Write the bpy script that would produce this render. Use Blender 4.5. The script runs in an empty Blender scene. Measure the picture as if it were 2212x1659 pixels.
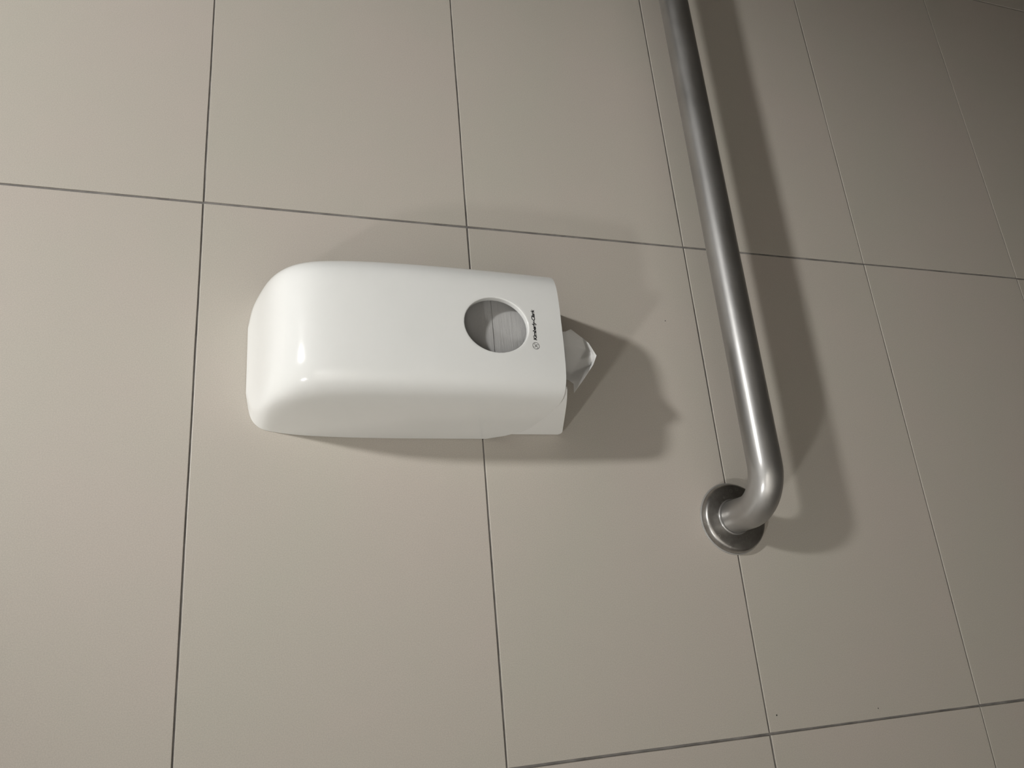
import bpy, bmesh, math, random
from mathutils import Matrix, Vector

random.seed(7)
scene = bpy.context.scene
col = scene.collection

# ------------------------------------------------------------------ camera
# The photographed wall is the plane Y = 0, the room lies towards -Y, Z is up, X runs right
# along the wall; the phone was held turned by ninety degrees.
cam_d = bpy.data.cameras.new('camera')
cam = bpy.data.objects.new('camera', cam_d)
col.objects.link(cam)
cam_d.sensor_fit = 'HORIZONTAL'
cam_d.sensor_width = 36.0
cam_d.lens = 1687.29 / 2212.0 * 36.0
cam_d.clip_start = 0.02
_r, _u, _b = ((-0.08361167, -0.30471062, -0.9487679), (0.93918002, -0.34234772, 0.02718323),
              (-0.33309154, -0.88879102, 0.31480239))
_c = (-0.50215524, -0.79845816, -0.05681403)
cam.matrix_world = Matrix(((_r[0], _u[0], _b[0], _c[0]), (_r[1], _u[1], _b[1], _c[1]),
                           (_r[2], _u[2], _b[2], _c[2]), (0, 0, 0, 1)))
scene.camera = cam

# ------------------------------------------------------------------ world, lamps, exposure
world = bpy.data.worlds.new('world')
scene.world = world
world.use_nodes = True
world.node_tree.nodes['Background'].inputs[0].default_value = (0.02, 0.02, 0.02, 1)
world.node_tree.nodes['Background'].inputs[1].default_value = 0.2
scene.view_settings.view_transform = 'Standard'
scene.view_settings.look = 'None'
scene.view_settings.gamma = 1.0
scene.view_settings.use_curve_mapping = False
scene.view_settings.exposure = 0.0


LAMP = (1.0, 1.0, 0.985)
# swivelling ceiling spots: two turned towards the photographed wall, and an added bounce fill on the wall behind the photographer


def aimed_spot(loc, aim, power, cone):
    d = bpy.data.lights.new('ceiling_spot_or_fill', 'SPOT')
    d.energy = power
    d.color = LAMP
    d.shadow_soft_size = 0.076
    d.spot_size = math.radians(cone)
    d.spot_blend = 1.0
    o = bpy.data.objects.new('ceiling_spot_or_fill', d)
    col.objects.link(o)
    o.location = loc
    o.rotation_euler = (Vector(aim) - Vector(loc)).to_track_quat('-Z', 'Y').to_euler()


aimed_spot((0.263, -1.40, 1.600), (0.07, 0.0, 0.06), 163.0, 44.0)
aimed_spot((-1.915, -1.40, 1.600), (-0.95, 0.0, -0.15), 90.0, 48.0)
aimed_spot((-1.0, -1.40, 1.600), (-2.0, -2.6, 0.2), 550.0, 80.0)  # added fill, no known fitting: its bounce lifts the room's ambient light


# ------------------------------------------------------------------ materials
def mat(name, base, rough=0.5, metal=0.0, spec=0.5, **kw):
    m = bpy.data.materials.new(name)
    m.use_nodes = True
    b = m.node_tree.nodes['Principled BSDF']
    b.inputs['Base Color'].default_value = (*base, 1)
    b.inputs['Roughness'].default_value = rough
    b.inputs['Metallic'].default_value = metal
    b.inputs['Specular IOR Level'].default_value = spec
    for k, v in kw.items():
        b.inputs[k.replace('_', ' ')].default_value = v
    return m


def node(m, t, **kw):
    n = m.node_tree.nodes.new(t)
    for k, v in kw.items():
        setattr(n, k, v)
    return n


def link(m, a, b):
    m.node_tree.links.new(a, b)


def noise(m, scale, detail=4, rough=0.55, coord='Object', stretch=None):
    tc = node(m, 'ShaderNodeTexCoord')
    n = node(m, 'ShaderNodeTexNoise')
    n.inputs['Scale'].default_value = scale
    n.inputs['Detail'].default_value = detail
    n.inputs['Roughness'].default_value = rough
    if stretch:
        mp = node(m, 'ShaderNodeMapping')
        mp.inputs['Scale'].default_value = stretch
        link(m, tc.outputs[coord], mp.inputs['Vector'])
        link(m, mp.outputs[0], n.inputs['Vector'])
    else:
        link(m, tc.outputs[coord], n.inputs['Vector'])
    return n


def ramp(m, src, stops):
    r = node(m, 'ShaderNodeValToRGB')
    el = r.color_ramp.elements
    while len(el) > 2:
        el.remove(el[-1])
    for i, (p, c) in enumerate(stops):
        e = el[i] if i < 2 else el.new(p)
        e.position = p
        e.color = (*c, 1)
    link(m, src, r.inputs[0])
    return r


def mixc(m, mode, fac, a, b):
    x = node(m, 'ShaderNodeMix', data_type='RGBA', blend_type=mode)
    if isinstance(fac, float):
        x.inputs[0].default_value = fac
    else:
        link(m, fac, x.inputs[0])
    link(m, a, x.inputs[6])
    link(m, b, x.inputs[7])
    return x.outputs[2]


def bump(m, src, strength, dist):
    b = node(m, 'ShaderNodeBump')
    b.inputs['Strength'].default_value = strength
    b.inputs['Distance'].default_value = dist
    link(m, src, b.inputs['Height'])
    link(m, b.outputs[0], m.node_tree.nodes['Principled BSDF'].inputs['Normal'])


def bsdf(m):
    return m.node_tree.nodes['Principled BSDF']


TILE = (0.556, 0.511, 0.456)
M_tile = mat('porcelain_tile', TILE, 0.42, spec=0.4)
big = ramp(M_tile, noise(M_tile, 5.0, 3).outputs[0], [(0.35, (0.967, 0.985, 0.962)), (0.65, (1.0, 0.982, 0.98))])
fine = ramp(M_tile, noise(M_tile, 900.0, 2, 0.7).outputs[0], [(0.25, (0.80, 0.80, 0.80)), (0.75, (1.0, 1.0, 1.0))])
info = node(M_tile, 'ShaderNodeObjectInfo')
tone = ramp(M_tile, info.outputs['Random'], [(0.0, (0.98, 0.98, 0.98)), (1.0, (1.0, 1.0, 1.0))])
base = node(M_tile, 'ShaderNodeRGB')
base.outputs[0].default_value = (*TILE, 1)
c1 = mixc(M_tile, 'MULTIPLY', 1.0, base.outputs[0], big.outputs[0])
c2 = mixc(M_tile, 'MULTIPLY', 1.0, c1, fine.outputs[0])
c3 = mixc(M_tile, 'MULTIPLY', 1.0, c2, tone.outputs[0])
link(M_tile, c3, bsdf(M_tile).inputs['Base Color'])
bump(M_tile, noise(M_tile, 500.0, 3).outputs[0], 0.06, 0.0006)

M_grout = mat('grout', (0.13, 0.12, 0.11), 0.9, spec=0.2)
g = ramp(M_grout, noise(M_grout, 35.0, 5).outputs[0], [(0.3, (0.12, 0.112, 0.104)), (0.7, (0.27, 0.255, 0.24))])
link(M_grout, g.outputs[0], bsdf(M_grout).inputs['Base Color'])
bump(M_grout, noise(M_grout, 700.0, 3).outputs[0], 0.4, 0.0006)

M_white = mat('white_plastic', (0.79, 0.79, 0.77), 0.16, spec=0.5)
w = ramp(M_white, noise(M_white, 14.0, 4).outputs[0], [(0.3, (0.775, 0.778, 0.757)), (0.7, (0.805, 0.805, 0.787))])
link(M_white, w.outputs[0], bsdf(M_white).inputs['Base Color'])
rr = ramp(M_white, noise(M_white, 30.0, 4).outputs[0], [(0.3, (0.11,) * 3), (0.7, (0.18,) * 3)])
link(M_white, rr.outputs[0], bsdf(M_white).inputs['Roughness'])

M_chassis = mat('chassis_plastic', (0.84, 0.84, 0.82), 0.4)
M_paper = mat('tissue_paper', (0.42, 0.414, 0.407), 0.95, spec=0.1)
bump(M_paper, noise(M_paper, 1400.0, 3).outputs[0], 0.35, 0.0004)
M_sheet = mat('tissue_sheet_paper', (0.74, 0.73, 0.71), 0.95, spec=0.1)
# thin paper: part of the light goes through
_tr = node(M_sheet, 'ShaderNodeBsdfTranslucent')
_tr.inputs[0].default_value = (0.78, 0.77, 0.75, 1)
_mx = node(M_sheet, 'ShaderNodeMixShader')
_mx.inputs[0].default_value = 0.15
link(M_sheet, bsdf(M_sheet).outputs[0], _mx.inputs[1])
link(M_sheet, _tr.outputs[0], _mx.inputs[2])
link(M_sheet, _mx.outputs[0], M_sheet.node_tree.nodes['Material Output'].inputs[0])
M_ink = mat('black_print', (0.012, 0.012, 0.014), 0.4)

# brushed stainless steel: grain runs along the tube
M_steel = mat('brushed_steel', (0.50, 0.485, 0.465), 0.33, metal=1.0)
s1 = ramp(M_steel, noise(M_steel, 9.0, 5, 0.6).outputs[0], [(0.3, (0.40, 0.393, 0.384)), (0.7, (0.51, 0.502, 0.492))])
link(M_steel, s1.outputs[0], bsdf(M_steel).inputs['Base Color'])
s2 = ramp(M_steel, noise(M_steel, 40.0, 6, 0.65, stretch=(0.35, 1.0, 1.0)).outputs[0],
          [(0.25, (0.42,) * 3), (0.75, (0.58,) * 3)])
link(M_steel, s2.outputs[0], bsdf(M_steel).inputs['Roughness'])
# two lobes: broad sheen of the brushed surface and the sharper reflection of its polish
_gl = node(M_steel, 'ShaderNodeBsdfAnisotropic')
_gl.inputs['Roughness'].default_value = 0.20
link(M_steel, s1.outputs[0], _gl.inputs['Color'])
_ms = node(M_steel, 'ShaderNodeMixShader')
_ms.inputs[0].default_value = 0.30
link(M_steel, bsdf(M_steel).outputs[0], _ms.inputs[1])
link(M_steel, _gl.outputs[0], _ms.inputs[2])
link(M_steel, _ms.outputs[0], M_steel.node_tree.nodes['Material Output'].inputs[0])
bump(M_steel, noise(M_steel, 220.0, 4, 0.6, stretch=(0.12, 1.0, 1.0)).outputs[0], 0.10, 0.0006)

# flange: duller steel with dried water spots
M_flange = mat('spotted_steel', (0.36, 0.35, 0.335), 0.38, metal=1.0)
f1 = ramp(M_flange, noise(M_flange, 60.0, 6, 0.7).outputs[0], [(0.3, (0.25, 0.24, 0.225)), (0.7, (0.42, 0.405, 0.39))])
_tc = node(M_flange, 'ShaderNodeTexCoord')
vo = node(M_flange, 'ShaderNodeTexVoronoi')
vo.inputs['Scale'].default_value = 130.0
link(M_flange, _tc.outputs['Object'], vo.inputs['Vector'])
sp = ramp(M_flange, vo.outputs['Distance'], [(0.16, (0, 0, 0)), (0.22, (0.8,) * 3)])
sp.color_ramp.elements.new(0.30).color = (0, 0, 0, 1)
sp2 = ramp(M_flange, noise(M_flange, 45.0, 2).outputs[0], [(0.46, (0, 0, 0)), (0.56, (1, 1, 1))])
spm = mixc(M_flange, 'MULTIPLY', 1.0, sp.outputs[0], sp2.outputs[0])
lt = node(M_flange, 'ShaderNodeRGB')
lt.outputs[0].default_value = (0.55, 0.54, 0.52, 1)
fc = mixc(M_flange, 'MIX', spm, f1.outputs[0], lt.outputs[0])
link(M_flange, fc, bsdf(M_flange).inputs['Base Color'])
M_seal = mat('clear_sealant', (0.30, 0.29, 0.275), 0.35)

M_paint = mat('painted_wall', (0.72, 0.70, 0.67), 0.7)
pn = ramp(M_paint, noise(M_paint, 3.0, 4).outputs[0], [(0.3, (0.71, 0.685, 0.645)), (0.7, (0.74, 0.715, 0.675))])
link(M_paint, pn.outputs[0], bsdf(M_paint).inputs['Base Color'])
M_tiled = mat('brown_wall_finish', (0.16, 0.142, 0.122), 0.5)
tn = ramp(M_tiled, noise(M_tiled, 4.0, 4).outputs[0], [(0.3, (0.145, 0.13, 0.11)), (0.7, (0.175, 0.157, 0.135))])
link(M_tiled, tn.outputs[0], bsdf(M_tiled).inputs['Base Color'])
M_ceil = mat('ceiling_paint', (0.82, 0.81, 0.79), 0.9)
M_floor = mat('floor_tile', (0.15, 0.138, 0.123), 0.5)
fl = ramp(M_floor, noise(M_floor, 12.0, 5).outputs[0], [(0.3, (0.135, 0.125, 0.111)), (0.7, (0.165, 0.152, 0.136))])
link(M_floor, fl.outputs[0], bsdf(M_floor).inputs['Base Color'])


# ------------------------------------------------------------------ helpers
def mesh_obj(name, verts, faces, m, parent=None, smooth=False, loc=None, angle=None):
    me = bpy.data.meshes.new(name)
    me.from_pydata(verts, [], faces)
    me.update()
    if m:
        me.materials.append(m)
    if smooth:
        for p in me.polygons:
            p.use_smooth = True
        if angle:
            me.set_sharp_from_angle(angle=math.radians(angle))
    o = bpy.data.objects.new(name, me)
    col.objects.link(o)
    if parent:
        o.parent = parent
    if loc:
        o.location = loc
    return o


def fix_normals(o):
    bm = bmesh.new()
    bm.from_mesh(o.data)
    bmesh.ops.recalc_face_normals(bm, faces=bm.faces)
    bm.to_mesh(o.data)
    bm.free()
    return o


def bake_modifiers(o):
    dg = bpy.context.evaluated_depsgraph_get()
    me = bpy.data.meshes.new_from_object(o.evaluated_get(dg))
    o.modifiers.clear()
    o.data = me
    return o


def tag(o, label=None, cat=None, group=None, kind=None):
    for k, v in (('label', label), ('category', cat), ('group', group), ('kind', kind)):
        if v:
            o[k] = v
    return o


def empty(name, loc):
    o = bpy.data.objects.new(name, None)
    o.empty_display_size = 0.05
    col.objects.link(o)
    o.location = loc
    return o


def box(name, lo, hi, m, parent=None):
    x0, y0, z0 = lo
    x1, y1, z1 = hi
    v = [(x0, y0, z0), (x1, y0, z0), (x1, y1, z0), (x0, y1, z0), (x0, y0, z1), (x1, y0, z1), (x1, y1, z1), (x0, y1, z1)]
    f = [(0, 3, 2, 1), (4, 5, 6, 7), (0, 1, 5, 4), (1, 2, 6, 5), (2, 3, 7, 6), (3, 0, 4, 7)]
    return mesh_obj(name, v, f, m, parent)


def catmull(pts, n):
    out = []
    for i in range(len(pts) - 1):
        p0 = pts[max(i - 1, 0)]
        p1, p2 = pts[i], pts[i + 1]
        p3 = pts[min(i + 2, len(pts) - 1)]
        for k in range(n):
            t = k / n
            out.append(tuple(0.5 * ((2 * b) + (c - a) * t + (2 * a - 5 * b + 4 * c - d) * t * t +
                                    (-a + 3 * b - 3 * c + d) * t ** 3) for a, b, c, d in zip(p0, p1, p2, p3)))
    out.append(tuple(pts[-1]))
    return out


def interp(tab, x):
    # tab: list of (x, y), x rising
    if x <= tab[0][0]:
        return tab[0][1]
    for (a, b), (c, d) in zip(tab, tab[1:]):
        if x <= c:
            return b + (d - b) * (x - a) / (c - a)
    return tab[-1][1]


# ------------------------------------------------------------------ the room
FLOOR_Z, CEIL_Z = -1.5, 1.65
X0, X1, Y0 = -2.4, 1.2, -2.6
tag(box('floor', (X0, Y0, FLOOR_Z - 0.05), (X1, 0.02, FLOOR_Z), M_floor), kind='structure')
tag(box('ceiling', (X0, Y0, CEIL_Z), (X1, 0.02, CEIL_Z + 0.05), M_ceil), kind='structure')
tag(box('wall_left', (X0 - 0.05, Y0, FLOOR_Z), (X0, 0.02, CEIL_Z), M_paint), kind='structure')
tag(box('wall_right', (X1, Y0, FLOOR_Z), (X1 + 0.05, 0.02, CEIL_Z), M_tiled), kind='structure')
tag(box('wall_front', (X0, Y0 - 0.05, FLOOR_Z), (X1, Y0, CEIL_Z), M_paint), kind='structure')
wall = tag(box('wall_back', (X0, 0.0012, FLOOR_Z), (X1, 0.06, CEIL_Z), M_grout), kind='structure')

# porcelain tiles, 600 x 300 mm, each an object of its own on the grout bed
TW, TH = 0.6 - 0.0027, 0.3 - 0.0020


def tile_mesh(seed):
    rnd = random.Random(seed)
    nx, nz = 10, 5
    ring = []
    for i in range(nx):
        ring.append((-TW / 2 + TW * i / nx, -TH / 2, 0, -1))
    for i in range(nz):
        ring.append((TW / 2, -TH / 2 + TH * i / nz, 1, 0))
    for i in range(nx):
        ring.append((TW / 2 - TW * i / nx, TH / 2, 0, 1))
    for i in range(nz):
        ring.append((-TW / 2, TH / 2 - TH * i / nz, -1, 0))
    n = len(ring)
    corners = {0: (-1, -1), nx: (1, -1), nx + nz: (1, 1), 2 * nx + nz: (-1, 1)}
    jit = [rnd.uniform(-0.00022, 0.00022) for _ in ring]
    v, f = [], []
    for depth, inset in ((0.008, 0.0), (0.0006, 0.0), (0.0002, 0.00015), (0.0, 0.0006)):
        for i, (x, z, ax, az) in enumerate(ring):
            if i in corners:
                ax, az = corners[i]
            v.append((x - ax * (inset + jit[i]), depth, z - az * (inset + jit[i])))
    for k in range(3):
        for i in range(n):
            j = (i + 1) % n
            f.append((k * n + i, k * n + j, (k + 1) * n + j, (k + 1) * n + i))
    f.append(tuple(3 * n + i for i in range(n)))
    me = bpy.data.meshes.new('tile')
    me.from_pydata(v, [], f)
    me.materials.append(M_tile)
    me.update()
    return me


tile_kinds = [tile_mesh(s) for s in range(5)]
for k in range(-6, 5):
    for c in range(-4, 2):
        o = bpy.data.objects.new('tile', tile_kinds[random.randrange(5)])
        col.objects.link(o)
        o.parent = wall
        o.location = (0.6 * c + 0.3 + random.uniform(-0.0003, 0.0003), random.uniform(-0.0001, 0.0003),
                      -0.3 * k - 0.15 + random.uniform(-0.0002, 0.0002))

# ------------------------------------------------------------------ toilet tissue dispenser
CX = -0.1850                                       # centre line of the dispenser
disp = empty('tissue_dispenser', (CX, 0.0, -0.39))
tag(disp, 'white glossy plastic toilet tissue dispenser with oval window mounted on tiled wall', 'dispenser')
DZ = -0.39


def P(x, d, z):
    """dispenser coordinates: x from the centre line, d out from the wall, z in the room"""
    return (x, -d, z - DZ)


HALF = [(0, 1), (.1, 1), (.2, .999), (.325, .9965), (.4475, .991), (.54, .983), (.63, .968), (.71, .942), (.78, .902),
        (.835, .846), (.874, .772), (.901, .68), (.925, .55), (.951, .37), (.976, .18), (1, 0)]
HALF_F = catmull(HALF, 2)


def sec_w(u):
    return interp(HALF_F, abs(u))


PROFILE = [(-.0503, .0003, .036), (-.0525, .0080, .0520), (-.0555, .0180, .0640), (-.0605, .036, .0706), (-.066, .058, .0746),
           (-.072, .0775, .0766), (-.080, .0935, .0780), (-.090, .1053, .0796), (-.103, .1130, .0809), (-.120, .1178, .0820),
           (-.150, .1208, .0831), (-.190, .1220, .0838), (-.2445, .1215, .0838), (-.2865, .1200, .0838),
           (-.3285, .1175, .0838), (-.3585, .1153, .0838)]
fineP = catmull(PROFILE, 8)
for _ in range(30):                                # even out the curvature between the measured points
    fineP = [fineP[0]] + [tuple(0.25 * a + 0.5 * b + 0.25 * c for a, b, c in zip(fineP[i - 1], fineP[i], fineP[i + 1]))
                          for i in range(1, len(fineP) - 1)] + [fineP[-1]]
D_TAB = sorted((z, d) for z, d, h in fineP)
H_TAB = sorted((z, h) for z, d, h in fineP)


def cover_d(x, z):
    return interp(D_TAB, z) * sec_w(x / interp(H_TAB, z))


CUT = [(0, -.302), (.004, -.3125), (.008, -.320), (.0116, -.3255), (.016, -.332), (.022, -.3385), (.028, -.3425), (.038, -.346),
       (.049, -.3487), (.063, -.351), (.077, -.3535), (.088, -.356), (.097, -.3578), (.105, -.3585), (.13, -.3585)]


def zcut(d):
    return interp(CUT, d)


HZ0, HZ1, HXH = -0.2445, -0.3285, 0.4475
rows = [p[0] for p in fineP[::2] if p[0] > HZ0 + 0.003]
nh = 12
rows += [HZ0 + (HZ1 - HZ0) * i / nh for i in range(nh)]
rows += [HZ1 + (-0.3585 - HZ1) * i / 5 for i in range(6)]
ucols = [-u for u, w in HALF_F[::-1] if u > HXH + 1e-6]
ucols += [-HXH + 2 * HXH * i / nh for i in range(nh)]
ucols += [u for u, w in HALF_F if u >= HXH - 1e-6]
nr, nc = len(rows), len(ucols)
V, F = [], []
for z in rows:
    D, h = interp(D_TAB, z), interp(H_TAB, z)
    for u in ucols:
        d = 0.0006 + D * sec_w(u)
        zz = z if z > -0.2 else -0.2 + (z + 0.2) * (zcut(d) + 0.2) / -0.1585
        V.append(P(u * h, d, zz))
r0, r1 = min(range(nr), key=lambda i: abs(rows[i] - HZ0)), min(range(nr), key=lambda i: abs(rows[i] - HZ1))
k0, k1 = min(range(nc), key=lambda i: abs(ucols[i] + HXH)), min(range(nc), key=lambda i: abs(ucols[i] - HXH))
for i in range(nr - 1):
    for j in range(nc - 1):
        if r0 <= i < r1 and k0 <= j < k1:
            continue
        a = i * nc + j
        F.append((a, a + 1, a + nc + 1, a + nc))
# oval window: rings from the square patch to the oval, then a rounded lip turning inwards
loop = [(r0, j) for j in range(k0, k1)] + [(i, k1) for i in range(r0, r1)] + \
       [(r1, j) for j in range(k1, k0, -1)] + [(i, k0) for i in range(r1, r0, -1)]
HC, HRX, HRZ = -0.2868, 0.0298, 0.0338
prev = [i * nc + j for i, j in loop]
rim_dirs = []
for i, j in loop:
    x, z = ucols[j] * 0.0838, rows[i] - HC
    l = math.hypot(x / HRX, z / HRZ)
    rim_dirs.append((x / l, z / l))
steps = [(0.35, 0), (0.65, 0), (0.87, 0), ('e', 1.028, 0.0), ('e', 1.013, 0.00018), ('e', 1.004, 0.0007), ('e', 1.0, 0.0015),
         ('e', 0.995, 0.0058), ('e', 1.0, 0.0064)]
for s in steps:
    cur = []
    for n, (i, j) in enumerate(loop):
        bx, bz = ucols[j] * 0.0838, rows[i] - HC
        ex, ez = rim_dirs[n]
        if s[0] == 'e':
            x, z, sink = ex * s[1], ez * s[1], s[2]
        else:
            x, z, sink = bx + (ex * 1.028 - bx) * s[0], bz + (ez * 1.028 - bz) * s[0], 0.0
        V.append(P(x, 0.0006 + cover_d(x, z + HC) - sink, z + HC))
        cur.append(len(V) - 1)
    for n in range(len(loop)):
        m_ = (n + 1) % len(loop)
        F.append((prev[n], prev[m_], cur[m_], cur[n]))
    prev = cur
cover = mesh_obj('cover', V, F, M_white, disp, smooth=True)
me = cover.data
if me.polygons[(nc - 1) * 20 + nc // 2].normal.y > 0:
    me.flip_normals()
md = cover.modifiers.new('thickness', 'SOLIDIFY')
md.thickness = 0.0024
md.offset = -1.0
md.use_even_offset = False
bake_modifiers(cover)
for p in cover.data.polygons:
    p.use_smooth = True
cover.data.set_sharp_from_angle(angle=math.radians(48))
cover['label'] = 'glossy white rounded front cover with oval window'


# chassis behind the cover: back plate, two cheeks and the sloping bottom with its slot
def cheek_x(d):
    # follows the cover's inside
    D = 0.118
    best = 1.0
    for (u0, w0), (u1, w1) in zip(HALF_F, HALF_F[1:]):
        wt = d / D
        if w1 <= wt <= w0:
            best = u0 + (u1 - u0) * (w0 - wt) / max(w0 - w1, 1e-9)
            break
    return 0.0838 * best - 0.0052


def zbot(d):
    z = -0.3945 + 0.033 * d / 0.105
    if d < 0.010:
        z += 0.010 * (1 - math.sqrt(max(0, 1 - (1 - d / 0.010) ** 2)))
    return z


DS = [0.0012, 0.0025, 0.0045, 0.007, 0.010, 0.02, 0.035, 0.05, 0.065, 0.078, 0.088, 0.096, 0.102, 0.1055]
for sgn, ds in ((-1, DS), (1, DS[:-2])):
    v, f = [], []
    zt = -0.16
    for d in ds:
        xo = cheek_x(d)
        for x in (xo, xo - 0.0022):
            v.append(P(sgn * x, d, zbot(d)))
            v.append(P(sgn * x, d, zt))
    for i in range(len(ds) - 1):
        a, b = 4 * i, 4 * i + 4
        f += [(a, b, b + 1, a + 1), (a + 2, a + 3, b + 3, b + 2), (a, a + 2, b + 2, b), (a + 1, b + 1, b + 3, a + 3)]
    f += [(0, 1, 3, 2), (4 * len(ds) - 4, 4 * len(ds) - 2, 4 * len(ds) - 1, 4 * len(ds) - 3)]
    fix_normals(mesh_obj('side_cheek', v, f, M_chassis, disp, smooth=True, angle=40))
box('back_plate', P(-0.0740, 0.0040, -0.383), P(0.0740, 0.0006, -0.085), M_chassis, disp)
v, f = [], []
bd = [0.0045, 0.010, 0.022, 0.05, 0.07, 0.0845, 0.087, 0.089]
for d in bd:
    xo = cheek_x(d) - 0.0024
    for x in (-xo, -0.045, 0.045, xo):
        v += [P(x, d, zbot(d)), P(x, d, zbot(d) + 0.0022)]
for i in range(len(bd) - 1):
    for j in range(3):
        if j == 1 and 2 <= i < 5:
            continue                                # the slot the tissue is drawn through
        a = 8 * i + 2 * j
        f += [(a, a + 8, a + 10, a + 2), (a + 1, a + 3, a + 11, a + 9)]
for i in range(len(bd) - 1):
    for j in (0, 3):
        a = 8 * i + 2 * j
        f.append((a, a + 1, a + 9, a + 8))
fix_normals(mesh_obj('bottom_plate', v, f, M_chassis, disp))


# print on the cover, following its surface
def wrap(x, z, lift):
    return P(x, 0.0006 + cover_d(x, z) + lift, z)


fc_ = bpy.data.curves.new('lettering', 'FONT')
fc_.body = 'Kimberly-Clark'
fc_.shear = 0.22
fc_.offset = 0.036
fc_.space_character = 0.94
fc_.resolution_u = 3
fo = bpy.data.objects.new('lettering', fc_)
col.objects.link(fo)
lm = bpy.data.meshes.new_from_object(fo.evaluated_get(bpy.context.evaluated_depsgraph_get()))
bpy.data.objects.remove(fo)
xs = [q.co.x for q in lm.vertices]
tx0, tx1 = min(xs), max(xs)
TX0, TX1, TZ = -0.1993 - CX, -0.1647 - CX, -0.3286
sc_x = (TX1 - TX0) / (tx1 - tx0)
sc_z = 0.0050
for q in lm.vertices:
    q.co = wrap(TX0 + (q.co.x - tx0) * sc_x, TZ + q.co.y * sc_z, 0.00012)
lm.materials.clear()
lm.materials.append(M_ink)
lo = bpy.data.objects.new('lettering', lm)
col.objects.link(lo)
lo.parent = disp
lo['label'] = 'black bold slanted brand lettering printed on the cover'


def stroke(pts, wdt, closed=False):
    v, f = [], []
    n = len(pts)
    for i, (x, z) in enumerate(pts):
        a, b = pts[(i - 1) % n if closed else max(i - 1, 0)], pts[(i + 1) % n if closed else min(i + 1, n - 1)]
        tx, tz = b[0] - a[0], b[1] - a[1]
        l = math.hypot(tx, tz) or 1
        nx, nz = -tz / l * wdt / 2, tx / l * wdt / 2
        v += [wrap(x + nx, z + nz, 0.00012), wrap(x - nx, z - nz, 0.00012)]
    for i in range(n if closed else n - 1):
        j = (i + 1) % n
        f.append((2 * i, 2 * i + 1, 2 * j + 1, 2 * j))
    return v, f


EV, EF = [], []
ex, ez, er = -0.2052 - CX, -0.3271, 0.0036


def add_stroke(pts, wdt, closed=False):
    v, f = stroke([(ex + er * a, ez + er * b) for a, b in pts], wdt, closed)
    o = len(EV)
    EV.extend(v)
    EF.extend(tuple(o + i for i in q) for q in f)


add_stroke([(math.cos(t * math.tau / 28), math.sin(t * math.tau / 28)) for t in range(28)], 0.00042, True)
for k in range(4):
    a0 = k * math.pi / 2 + 0.25
    pts = []
    for t in range(9):
        a = a0 + (t / 8) * 3.9
        r = 0.30
        pts.append((0.50 * math.cos(a0) + r * math.cos(a), 0.50 * math.sin(a0) + r * math.sin(a)))
    add_stroke(catmull(pts, 2), 0.00030)
add_stroke([(-0.25, -0.1), (0.05, 0.1), (0.28, 0.02)], 0.0003)
em = mesh_obj('emblem', EV, EF, M_ink, disp)
em['label'] = 'small round outlined emblem printed beside the lettering'

# folded tissue inside, seen through the window: one thin layer on the other
rnd = random.Random(3)
v, f = [], []
z = -0.352
SX = 0.0535
layers = []
while z < -0.150:
    t = rnd.uniform(0.0004, 0.0009)
    gap = abs(z + 0.2885) < 0.0003
    dd = 0.1025 + rnd.uniform(-0.00005, 0.00005) - (0.0005 if gap else 0)
    layers.append((z, z + t, dd))
    z += t
for za, zb, dd in layers:
    nseg = 8
    o = len(v)
    for zq, sink in ((za, 0.00004), (za + (zb - za) * 0.5, 0.0), (zb, 0.00004)):
        for i in range(nseg + 1):
            x = -SX + 2 * SX * i / nseg
            v.append((x, -(dd - sink + rnd.uniform(-0.00004, 0.00004)), zq))
    for r in range(2):
        for i in range(nseg):
            a = o + r * (nseg + 1) + i
            f.append((a, a + 1, a + nseg + 2, a + nseg + 1))
zb_, zt_ = layers[0][0], layers[-1][1]
o = len(v)
v += [(-SX, -0.1005, zb_), (SX, -0.1005, zb_), (SX, -0.1005, zt_), (-SX, -0.1005, zt_),
      (-SX, -0.006, zb_), (SX, -0.006, zb_), (SX, -0.006, zt_), (-SX, -0.006, zt_)]
f += [(o + 4, o + 7, o + 6, o + 5), (o, o + 4, o + 5, o + 1), (o + 3, o + 2, o + 6, o + 7), (o, o + 3, o + 7, o + 4),
      (o + 1, o + 5, o + 6, o + 2)]
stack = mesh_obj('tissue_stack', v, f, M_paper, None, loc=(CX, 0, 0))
tag(stack, 'pile of folded grey tissue seen through the oval window of the dispenser', 'tissue')

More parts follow.
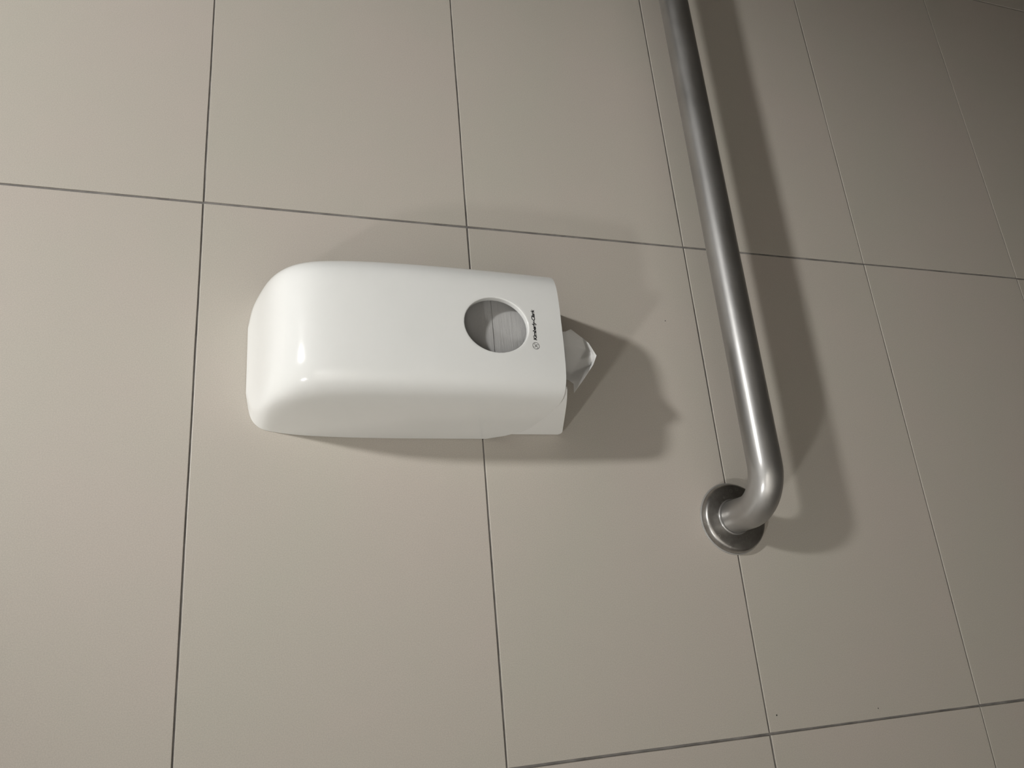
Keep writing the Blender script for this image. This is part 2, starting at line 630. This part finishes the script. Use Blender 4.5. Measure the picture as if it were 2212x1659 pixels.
# the next sheet, drawn out of the slot and folded to a point: (x, distance from the wall, z)
SH = {'a': (-0.1724, 0.0850, -0.3762), 'b': (-0.1693, 0.0850, -0.3825), 'c': (-0.1802, 0.0875, -0.3938),
      'd': (-0.1879, 0.0920, -0.3980), 'e': (-0.2046, 0.0980, -0.4027), 'f': (-0.2137, 0.0940, -0.3992),
      'g': (-0.2261, 0.0870, -0.3910), 'h': (-0.2411, 0.0800, -0.3798), 'i': (-0.2303, 0.0790, -0.3810),
      'j': (-0.2254, 0.0770, -0.3770), 'k': (-0.1838, 0.0740, -0.3814), 'l': (-0.1887, 0.0800, -0.4002),
      'm': (-0.1972, 0.0890, -0.4019), 'n': (-0.2024, 0.0910, -0.4009), 'N': (-0.2045, 0.0950, -0.4010),
      'o': (-0.2154, 0.0720, -0.3823), 'p': (-0.2099, 0.0830, -0.4007), 'q': (-0.2004, 0.0760, -0.3934),
      'r': (-0.2070, 0.0880, -0.4016), 's': (-0.1707, 0.0780, -0.3685), 't': (-0.1850, 0.0730, -0.3695),
      'u': (-0.2069, 0.0710, -0.3695), 'v': (-0.2214, 0.0740, -0.3685),
      'w': (-0.1720, 0.0760, -0.3560), 'x': (-0.1850, 0.0720, -0.3560), 'y': (-0.2069, 0.0700, -0.3560),
      'z': (-0.2200, 0.0730, -0.3560)}
keys = list(SH)
faces = ['abck', 'clk', 'cdml', 'deNm', 'mNn', 'klq', 'lmnq', 'qnrp', 'kqot', 'qpo', 'Nefr', 'nNr', 'fpr', 'opfg', 'ogij', 'ghi',
         'oju', 'uot', 'ujv', 'sakt', 'wstx', 'xtuy', 'yuvz']
BX, BZ = -0.20, -0.3560
sheet = mesh_obj('tissue_sheet', [(x - BX, -d, z - BZ) for x, d, z in SH.values()],
                 [tuple(keys.index(c) for c in q) for q in faces], M_sheet, None, loc=(BX, 0, BZ))
fix_normals(sheet)
md = sheet.modifiers.new('finer', 'SUBSURF')
md.subdivision_type = 'SIMPLE'
md.levels = md.render_levels = 3
bake_modifiers(sheet)
bm = bmesh.new()
bm.from_mesh(sheet.data)
inner = [q for q in bm.verts if not q.is_boundary]
for _ in range(2):
    bmesh.ops.smooth_vert(bm, verts=inner, factor=0.5, use_axis_x=True, use_axis_y=True, use_axis_z=True)
bm.to_mesh(sheet.data)
bm.free()
md = sheet.modifiers.new('thickness', 'SOLIDIFY')
md.thickness = 0.00025
bake_modifiers(sheet)
for p in sheet.data.polygons:
    p.use_smooth = True
sheet.data.set_sharp_from_angle(angle=math.radians(30))
tag(sheet, 'thin white tissue corner hanging from the bottom slot of the dispenser', 'tissue')

# ------------------------------------------------------------------ grab bar
BAR_L, BAR_D, BAR_R, BEND = 1.0, 0.0865, 0.0190, 0.046
bar = empty('grab_bar', (-0.3655, 0.0, -0.5955))
bar.rotation_euler = (0, -0.0005, 0)
tag(bar, 'brushed stainless steel grab bar with bent end and round wall flange', 'grab bar')
pts = []                                            # centre line in (x, distance from wall) with direction
for t in (0.004, 0.012, 0.022, 0.032, 0.040):
    pts.append((0.0, t, 0.0, 1.0))
for i in range(1, 15):
    a = i / 14 * math.pi / 2
    pts.append((BEND - BEND * math.cos(a), BAR_D - BEND + BEND * math.sin(a), math.sin(a), math.cos(a)))
straight = [BEND + (BAR_L - 2 * BEND) * i / 24 for i in range(1, 24)]
for x in straight:
    pts.append((x, BAR_D, 1.0, 0.0))
for i in range(15):
    a = math.pi / 2 * (1 - i / 14)
    pts.append((BAR_L - BEND + BEND * math.cos(a), BAR_D - BEND + BEND * math.sin(a), math.sin(a), -math.cos(a)))
for t in (0.040, 0.032, 0.022, 0.012, 0.004):
    pts.append((BAR_L, t, 0.0, -1.0))
NS = 40
V, F = [], []
for x, d, tx, td in pts:
    nx, nd = -td, tx                                # normal in the plane of the bend
    for k in range(NS):
        a = k / NS * math.tau
        V.append((x + BAR_R * math.cos(a) * nx, -(d + BAR_R * math.cos(a) * nd), BAR_R * math.sin(a)))
for i in range(len(pts) - 1):
    for k in range(NS):
        l = (k + 1) % NS
        F.append((i * NS + k, i * NS + l, (i + 1) * NS + l, (i + 1) * NS + k))
fix_normals(mesh_obj('tube', V, F, M_steel, bar, smooth=True))


def lathe(name, prof, m, parent, loc, n=64, angle=35):
    v, f = [], []
    for r, d in prof:
        for k in range(n):
            a = k / n * math.tau
            v.append((r * math.cos(a), -d, r * math.sin(a)))
    for i in range(len(prof) - 1):
        for k in range(n):
            l = (k + 1) % n
            f.append((i * n + k, i * n + l, (i + 1) * n + l, (i + 1) * n + k))
    return fix_normals(mesh_obj(name, v, f, m, parent, smooth=True, loc=loc, angle=angle))


def ring_profile(r, d, rad, n=10):
    return [(r + rad * math.cos(k / n * math.tau), d + rad * math.sin(k / n * math.tau)) for k in range(n + 1)]


for x in (0.0, BAR_L):
    lathe('flange', [(0.0409, 0.0), (0.0412, 0.0035), (0.0406, 0.0062), (0.0394, 0.0085), (0.0378, 0.0098), (0.0360, 0.0104),
                     (0.0320, 0.0110), (0.0270, 0.0116), (0.0235, 0.0121), (0.0214, 0.0124), (0.0194, 0.0124), (0.0194, 0.002)],
          M_flange, bar, (x, 0, -0.0045))
    lathe('collar', ring_profile(0.0200, 0.0128, 0.0014), M_steel, bar, (x, 0, 0), 48, 60)
    lathe('sealant_bead', ring_profile(0.0414, 0.0006, 0.0012, 8), M_seal, bar, (x, 0, -0.0045), 64, 60)


# tiny dark flecks of dirt sticking to the tiles
def fleck(x, z, r):
    v = [(0, -0.0003, 0)] + [(r * (0.8 + 0.4 * random.random()) * math.cos(k * math.tau / 8), 0.0001,
                             r * (0.8 + 0.4 * random.random()) * math.sin(k * math.tau / 8)) for k in range(8)]
    o = mesh_obj('dirt_fleck', v, [(0, k + 1, (k + 1) % 8 + 1) for k in range(8)], M_ink, wall, loc=(x, -0.0001, z))
    return o


for x, z, r in ((-0.5824, -0.6127, 0.0009), (-0.5885, -0.7499, 0.0007), (-0.1109, -0.5538, 0.0007)):
    fleck(x, z, r)
